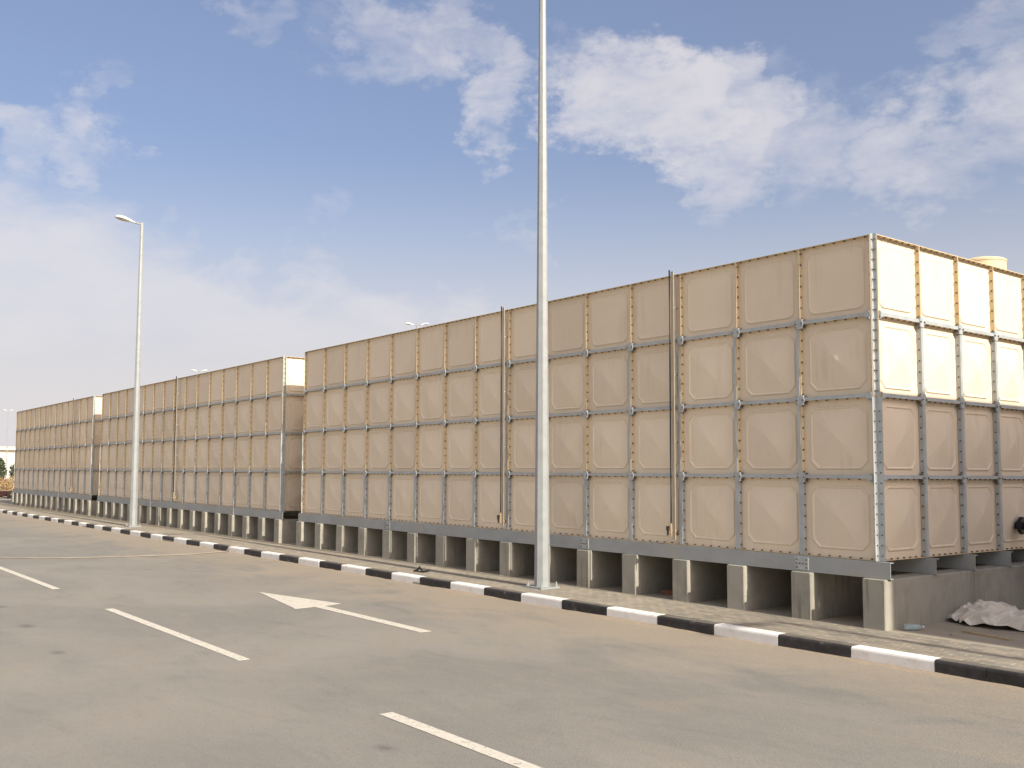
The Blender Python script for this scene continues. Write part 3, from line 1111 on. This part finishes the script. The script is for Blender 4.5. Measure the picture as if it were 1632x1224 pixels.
# ------------------------------------------------------------------ concrete plinths
def plinth_mesh(seed):
    rnd = random.Random(seed)
    s = MB()
    w, y0, y1, h = 0.145, -0.0, DEP + 0.32, -0.208 - (ZP - 0.02)
    bv = 0.012
    # chamfered outline of the end face, swept along y
    prof = [(-w, 0), (w, 0), (w, h - bv), (w - bv, h), (-w + bv, h), (-w, h - bv)]
    n = len(s.v)
    for y, ins in ((y0, bv), (y0 + bv, 0.0), (y1 - bv, 0.0), (y1, bv)):
        for x, z in prof:
            sx = 1.0 - ins / w
            s.v.append((x * sx, y, z if z < 0.01 else z - ins * 0.6))
    k = len(prof)
    for a in range(3):
        for i in range(k):
            j = (i + 1) % k
            s.f.append((n + a * k + i, n + a * k + j, n + (a + 1) * k + j, n + (a + 1) * k + i))
            s.m.append(0)
    s.f.append(tuple(n + i for i in range(k)))
    s.m.append(0)
    s.f.append(tuple(n + 3 * k + i for i in range(k - 1, -1, -1)))
    s.m.append(0)
    return s.mesh('concrete_plinth', ['concrete'])


PLM = plinth_mesh(1)
ORD = ['first', 'second', 'third', 'fourth', 'fifth', 'sixth', 'seventh', 'eighth', 'ninth', 'tenth', 'eleventh', 'twelfth', 'thirteenth',
       'fourteenth', 'fifteenth', 'sixteenth', 'seventeenth']
for x0, L_, nm in ((0.0, 15, 'nearest'), (-16.2, 16, 'middle'), (-33.4, 14, 'farthest')):
    for i in range(L_ + 1):
        o = put('concrete_plinth', PLM, None, (x0 - i + 0.012 + random.uniform(-0.012, 0.012), -0.152 + random.uniform(-0.016, 0.012), ZP - 0.02), random.uniform(-0.002, 0.002))
        if i == 0:
            lb = 'grey concrete plinth under the right-hand corner of the %s water tank' % nm
        else:
            lb = 'grey concrete plinth under the %s water tank, %s from its right-hand corner' % (nm, ORD[i])
        tag(o, lb, 'plinth', 'concrete plinths under the tanks')


# ------------------------------------------------------------------ street lamps
def lamp_head(s_parent, length=0.66):
    """cobra-head lantern along local -y, tilted up a little"""
    s = MB()
    tilt = math.tan(math.radians(9))
    prof = [(0.0, 0.035, 0.035), (0.06, 0.05, 0.05), (0.18, 0.085, 0.085), (0.34, 0.125, 0.115), (0.48, 0.14, 0.11), (0.58, 0.125, 0.085), (0.64, 0.085, 0.05), (0.66, 0.03, 0.02)]
    seg = 12
    rings = []
    for d, hw, ht in prof:
        n = len(s.v)
        for k in range(seg):
            a = math.pi * k / (seg - 1)
            s.v.append((hw * math.cos(a), -d, d * tilt + ht * math.sin(a)))
        rings.append(n)
    for a, b_ in zip(rings[:-1], rings[1:]):
        for k in range(seg - 1):
            s.f.append((a + k, a + k + 1, b_ + k + 1, b_ + k))
            s.m.append(0)
        s.f.append((a + seg - 1, a, b_, b_ + seg - 1))
        s.m.append(0)
    s.f.append(tuple(rings[0] + i for i in range(seg - 1, -1, -1)))
    s.m.append(0)
    s.f.append(tuple(rings[-1] + i for i in range(seg)))
    s.m.append(0)
    g_ = MB()
    n = 0
    rr = []
    for d, hw in ((0.22, 0.05), (0.28, 0.085), (0.46, 0.105), (0.56, 0.08), (0.60, 0.045)):
        n = len(g_.v)
        for k in range(7):
            a = math.pi * k / 6
            g_.v.append((hw * math.cos(a), -d, d * tilt - 0.004 - 0.05 * math.sin(a) * (hw / .105)))
        rr.append(n)
    for a, b_ in zip(rr[:-1], rr[1:]):
        for k in range(6):
            g_.f.append((a + k, b_ + k, b_ + k + 1, a + k + 1))
            g_.m.append(0)
    return s.mesh('lamp_head', ['lamp_white'], True), g_.mesh('lamp_lens', ['lamp_glass'], True)


HEAD, LENS = lamp_head(None)


def lamp_post(loc, rz, height, label, group, double=False, base=True):
    root = empty('street_lamp', loc, rz)
    tag(root, label, 'street lamp', group)
    p_ = MB()
    p_.cyl((0, 0, 0.02 if base else 0), (0, 0, height), 0.125, 0.055, seg=8, phase=0.18)
    p_.build('pole', 'galv_pole', root)
    if base:
        bs = MB()
        bs.box(-0.20, 0.20, -0.20, 0.20, -0.012, 0.02)
        bs.build('base_plate', 'galv_pole', root)
        for sx in (-0.16, 0.16):
            for sy in (-0.16, 0.16):
                b_ = MB()
                b_.cyl((sx, sy, 0.02), (sx, sy, 0.095), 0.012, seg=8)
                b_.cyl((sx, sy, 0.02), (sx, sy, 0.05), 0.026, seg=6)
                b_.build('anchor_bolt', 'galv_pole', root)
    for sd in ((0, 1) if double else (0,)):
        a = sd * math.pi
        arm = MB()
        arm.tube([(0, 0.0, height - 0.06), (0, -0.30, height - 0.06 + 0.30 * math.tan(math.radians(9)))], 0.03, 8)
        ao = arm.build('lamp_arm', 'galv_pole', root, rz=a)
        h_ = put('lamp_head', HEAD, root, (0, 0, height - 0.03), a)
        h_.location = Matrix.Rotation(a, 3, 'Z') @ Vector((0, -0.22, height - 0.045))
        ln = put('lamp_lens', LENS, h_)
    return root


lamp_post((-5.27, -0.77, ZP + 0.006), K, 9.95, 'galvanised street lamp post standing in front of the nearest water tank', 'street lamps along the kerb')
lamp_post((-24.85, -1.05, ZP + 0.006), K, 9.95, 'galvanised street lamp with white head before the middle water tank', 'street lamps along the kerb')
lamp_post((14.3, -0.76, ZP + 0.006), K, 9.95, 'galvanised street lamp beyond the right edge of the view', 'street lamps along the kerb')
lamp_post((-51.7, 27.9, ZR), -0.55, 12.75, 'far double-headed street lamp rising behind the nearest water tank roof', 'double-headed lamps behind the tanks', True, False)
lamp_post((-96.2, 28.6, ZR), -0.40, 13.0, 'far double-headed street lamp peeking over the middle water tank roof', 'double-headed lamps behind the tanks', True, False)
lamp_post((-190.0, 27.6, ZR), -0.3, 13.0, 'distant double-headed street lamp left of the farthest water tank', 'double-headed lamps behind the tanks', True, False)


# ------------------------------------------------------------------ litter and rubble
# crumpled cloth sheet
def cloth():
    """sheet thrown down in a heap: long folds, sharp creases, an uneven hem that lifts off the ground"""
    nx, ny = 150, 100
    s = MB()
    for j in range(ny + 1):
        for i in range(nx + 1):
            u, v = i / nx * 2 - 1, j / ny * 2 - 1
            # square to disc, so that the hem is a closed uneven line
            dx, dy = u * math.sqrt(1 - v * v / 2), v * math.sqrt(1 - u * u / 2)
            ang = math.atan2(dy, dx)
            hem = 1 + 0.16 * mnoise.noise(Vector((math.cos(ang) * 1.6, math.sin(ang) * 1.6, 3.0))) + 0.07 * mnoise.noise(Vector((math.cos(ang) * 5, math.sin(ang) * 5, 8.0)))
            x, y = dx * 0.92 * hem, dy * 0.50 * hem
            rr = math.hypot(dx, dy)
            p_ = Vector((x, y, 0))
            q = p_ + 0.16 * Vector((mnoise.noise(p_ * 2.4), mnoise.noise(p_ * 2.4 + Vector((7, 3, 1))), 0))
            def fold(a, f, sharp):
                t = mnoise.noise(Vector(a)) * f
                return (1 - abs((t % 2.0) - 1.0)) ** sharp
            f1 = fold((q.x * 0.9 + q.y * 0.6, q.y * 3.0 - q.x * 0.5, 0.5), 4.0, 1.3)
            f2 = fold((q.x * 2.6 + 3, q.y * 4.6, 1.5), 3.4, 1.2)
            f3 = fold((q.x * 5.0 + q.y * 2, q.y * 10.0 - q.x * 3 + 5, 2.5), 3.2, 1.0)
            hump = 0.04 + 0.12 * math.exp(-((x + 0.52) / 0.30) ** 4 - ((y - 0.04) / 0.34) ** 4) + 0.15 * math.exp(-((x - 0.70) / 0.32) ** 4) + 0.04 * math.exp(-(x / 0.4) ** 2)
            env = max(0.0, 1 - rr ** 5) ** 0.6
            z = 0.012 + env * (hump + 0.04 * f1 + 0.055 * f2 + 0.04 * f3) + (1 - env) * 0.05 * f2
            push = 0.05 * (f1 - 0.5) + 0.03 * (f2 - .5)
            s.v.append((x + push * 0.6, y - push, z))
    for j in range(ny):
        for i in range(nx):
            a = j * (nx + 1) + i
            s.f.append((a, a + 1, a + nx + 2, a + nx + 1))
            s.m.append(0)
    return s


o = cloth().build('crumpled_cloth', 'cloth', None, True, loc=(1.0, 1.62, ZP), rz=math.radians(20))
tag(o, 'crumpled dusty beige cloth sheet heaped on the ground beside the end plinth', 'cloth')

bt = MB()
bt.lathe([(0.004, 0.0), (0.033, 0.002), (0.035, 0.02), (0.031, 0.07), (0.035, 0.085), (0.034, 0.15), (0.029, 0.19), (0.013, 0.22), (0.013, 0.24)], (0, 0, 0), 16)
o = bt.build('plastic_bottle', 'plastic', None, True)
o.rotation_euler = (math.radians(90), 0, math.radians(152))
o.location = (0.25, 0.08, ZP + 0.035)
tag(o, 'clear plastic water bottle lying at the foot of the end plinth', 'bottle')
cp = MB()
cp.lathe([(0.015, 0.226), (0.016, 0.228), (0.016, 0.248), (0.014, 0.25)], (0, 0, 0), 14)
cp.build('cap', 'lamp_white', o)

wd = MB()
wd.box(-0.32, 0.30, -0.035, 0.03, 0.0, 0.018)
wd.box(-0.32, -0.22, -0.022, 0.028, 0.018, 0.021)
o = wd.build('wood_strip', 'wood', None, loc=(1.02, 0.47, ZP - 0.002), rz=math.radians(-14))
tag(o, 'thin weathered wood strip lying on the ground in front of the crumpled cloth', 'wood strip')


def rubble(name, mat, size, loc, seed, squash=0.6):
    bm = bmesh.new()
    bmesh.ops.create_icosphere(bm, subdivisions=2, radius=1.0)
    for v in bm.verts:
        k = 1 + 0.35 * mnoise.noise(v.co * 1.3 + Vector((seed * 3.1, 0, 0)))
        v.co = Vector((v.co.x * size * k, v.co.y * size * 0.7 * k, max(-0.3, v.co.z) * size * squash * k + size * squash * .3))
    me = bpy.data.meshes.new(name)
    bm.to_mesh(me)
    bm.free()
    me.materials.append(M[mat])
    return put(name, me, None, loc, seed)


tag(rubble('stone_chip', 'pebble', 0.045, (0.78, 0.19, ZP - 0.004), 1), 'small stone chip on the ground between bottle and wood strip', 'stone')


def brick_bit(loc, rz, sc):
    s = MB()
    pts = [(-.11, -.05, 0), (.06, -.052, 0), (.10, -.01, 0), (.085, .05, 0), (-.105, .052, 0)]
    s.prism([(x * sc, y * sc, 0) for x, y, z in pts], (0.006, 0.004, 0.065 * sc))
    return s.build('brick_fragment', 'brick', None, loc=loc, rz=rz)


tag(brick_bit((-3.6, 0.32, ZP - 0.003), 0.7, 1.0), 'broken red brick on the ground between plinths under the nearest tank', 'brick')
o = brick_bit((-2.20, 0.12, ZP + 0.30), 0.2, 0.8)
bpy.data.objects.remove(o)

# black rubber scrap on the pavement
sc = MB()
sc.tube([(-0.20, 0.0, 0.01), (-0.12, 0.02, 0.03), (-0.07, 0.03, 0.085), (-0.02, 0.01, 0.04), (0.06, -0.01, 0.015), (0.15, 0.0, 0.03), (0.19, 0.02, 0.05), (0.14, 0.04, 0.02)], [0.01, 0.018, 0.02, 0.016, 0.013, 0.018, 0.014, 0.008], 7)
sc.tube([(-0.15, -0.05, 0.008), (-0.06, -0.04, 0.02), (0.03, -0.04, 0.012), (0.12, -0.06, 0.01)], [0.008, 0.013, 0.012, 0.006], 6)
o = sc.build('rubber_scrap', 'black_rubber', None, True, loc=(-8.25, -1.08, ZP + 0.002), rz=0.2)
tag(o, 'twisted black rubber scrap lying on the pavement behind the kerb', 'scrap')

# rope lying across the road and up the kerb
rp = [(-18.3, -8.3), (-17.4, -7.4), (-16.834, -6.539), (-16.3, -5.95), (-15.966, -5.426), (-15.75, -4.8), (-15.639, -4.152), (-15.52, -3.4), (-15.455, -2.758), (-15.56, -2.35), (-15.70, -2.0), (-15.68, -1.78)]
pts = []
for a, b_ in zip(rp[:-1], rp[1:]):
    for k in range(6):
        t = k / 6
        x, y = a[0] + (b_[0] - a[0]) * t, a[1] + (b_[1] - a[1]) * t
        pts.append((x + 0.03 * mnoise.noise(Vector((x * 2, y * 2, 0))), y, ZR + 0.016))
pts += [(-15.67, -1.72, ZR + 0.03), (-15.66, -1.685, ZP - 0.05), (-15.65, -1.668, ZP + 0.01), (-15.6, -1.60, ZP + 0.016), (-15.5, -1.45, ZP + 0.014)]
rpm = MB()
rpm.tube(pts, 0.013, 6)
o = rpm.build('rope', 'rope', None, True)
tag(o, 'pale rope lying across the road and up over the kerb', 'rope')


# ------------------------------------------------------------------ far background at the left edge
wb = empty('warehouse', (-270, 40, ZR))
tag(wb, 'long pale low warehouse on the horizon at the left edge', 'building')
w_ = MB()
w_.box(-20, 20, -60, 60, 0, 6.6)
w_.build('wall', 'far_wall', wb)
w_ = MB()
w_.prism([(-21, -61, 6.6), (21, -61, 6.6), (21, -61, 7.0), (0, -61, 7.9), (-21, -61, 7.0)], (0, 122, 0))
w_.build('roof', 'far_roof', wb)
for k in range(8):
    w_ = MB()
    w_.box(20.0, 20.15, -55 + k * 14.5, -50 + k * 14.5, 0.1, 4.0)
    w_.build('door', 'lamp_white', wb)

wl2 = empty('boundary_wall', (-205, 30, ZR))
tag(wl2, 'low pale boundary wall below the far warehouse', 'wall')
w_ = MB()
w_.box(-0.1, 0.1, -50, 40, 0, 1.5)
w_.build('wall_face', 'far_wall', wl2)
w_ = MB()
w_.box(-0.18, 0.18, -50, 40, 1.5, 1.62)
w_.build('coping', 'far_wall', wl2)


def foliage(n, rx, rz_, zc, size, seed, cone=False):
    rnd = random.Random(seed)
    s = MB()
    for _ in range(n):
        while True:
            p_ = Vector((rnd.uniform(-1, 1), rnd.uniform(-1, 1), rnd.uniform(-1, 1)))
            if p_.length <= 1 and p_.length > rnd.random() ** 1.5 * 0.9:
                break
        k = 1.0 + 0.4 * mnoise.noise(p_ * 2.2 + Vector((seed, 0, 0)))
        if cone:
            k *= 1.0 - 0.45 * p_.z
        c_ = Vector((p_.x * rx * k, p_.y * rx * k, zc + p_.z * rz_))
        a = Vector((rnd.gauss(0, 1), rnd.gauss(0, 1), rnd.gauss(0, 1))).normalized()
        t = a.orthogonal().normalized()
        w = a.cross(t)
        sz = size * rnd.uniform(0.6, 1.4)
        s.quad([c_ - t * sz, c_ + w * sz * .5, c_ + t * sz, c_ - w * sz * .5])
    return s


def tree(loc, h, rx, label, seed, mat='leaf', cone=False):
    root = empty('tree', loc)
    tag(root, label, 'tree', 'far trees at the left edge')
    t = MB()
    t.tube([(0, 0, 0), (0.05, 0.02, h * .3), (-0.03, 0.04, h * .6), (0.02, 0, h * .85)], [0.16, 0.12, 0.08, 0.03], 8)
    for k in range(4):
        a = k * 1.7
        t.tube([(0, 0, h * (.25 + .1 * k)), (math.cos(a) * rx * .5, math.sin(a) * rx * .5, h * (.45 + .1 * k))], [0.06, 0.02], 6)
    t.build('trunk', 'trunk', root)
    foliage(900, rx, h * .43, h * .55, 0.16, seed, cone).build('crown', mat, root)
    return root


tree((-133.0, 15.6, ZR), 3.6, 0.75, 'slim dark tree on the horizon at the left edge', 3, cone=True)
tree((-131.0, 17.4, ZR), 2.9, 1.05, 'bushy dark tree between the slim tree and the farthest tank', 5)
tree((-140.0, 13.9, ZR), 3.0, 0.9, 'dark tree cut by the left edge of the view', 9)


def shrub(loc, rx, h, label, seed):
    root = empty('dry_shrub', loc)
    tag(root, label, 'shrub', 'dry shrubs beyond the tanks')
    st_ = MB()
    rnd = random.Random(seed)
    for k in range(14):
        a = rnd.uniform(0, 6.28)
        d = rnd.uniform(.3, .9) * rx
        st_.tube([(0, 0, 0), (math.cos(a) * d * .4, math.sin(a) * d * .4, h * .5), (math.cos(a) * d, math.sin(a) * d, h * rnd.uniform(.7, 1.0))], [0.03, 0.02, 0.008], 5)
    st_.build('stems', 'trunk', root)
    foliage(1500, rx, h * .5, h * .5, 0.075, seed).build('foliage', 'dry_leaf', root)


shrub((-71.5, 3.6, ZR), 1.2, 1.35, 'sandy brown dry shrub just left of the farthest water tank', 11)
shrub((-75.0, 6.0, ZR), 1.3, 1.5, 'sandy brown dry shrub half hidden behind the farthest water tank', 12)
shrub((-73.5, 2.4, ZR), 1.1, 1.2, 'sandy brown dry shrub cut by the left edge of the view', 13)

# low dark red handcart-sized load on the ground, seen as a small dark heap: a parked wheelbarrow
wbx = empty('wheelbarrow', (-58.0, 1.35, ZR), 0.9)
tag(wbx, 'small dark red wheelbarrow standing left of the farthest tank', 'wheelbarrow')
w_ = MB()
w_.prism([(-0.45, -0.30, 0.28), (0.40, -0.30, 0.28), (0.60, -0.36, 0.62), (-0.60, -0.36, 0.58)], (0, 0.66, 0))
w_.build('tray', 'car_paint', wbx)
w_ = MB()
for sy in (-0.22, 0.24):
    w_.tube([(0.55, sy * .3, 0.18), (-0.2, sy, 0.27), (-1.0, sy * 1.2, 0.55)], 0.02, 6)
    w_.tube([(-0.35, sy, 0.27), (-0.40, sy, 0.0)], 0.02, 6)
w_.build('frame', 'black_rubber', wbx)
w_ = MB()
w_.cyl((0.58, -0.04, 0.18), (0.58, 0.05, 0.18), 0.18, seg=20)
w_.build('wheel', 'black_rubber', wbx)
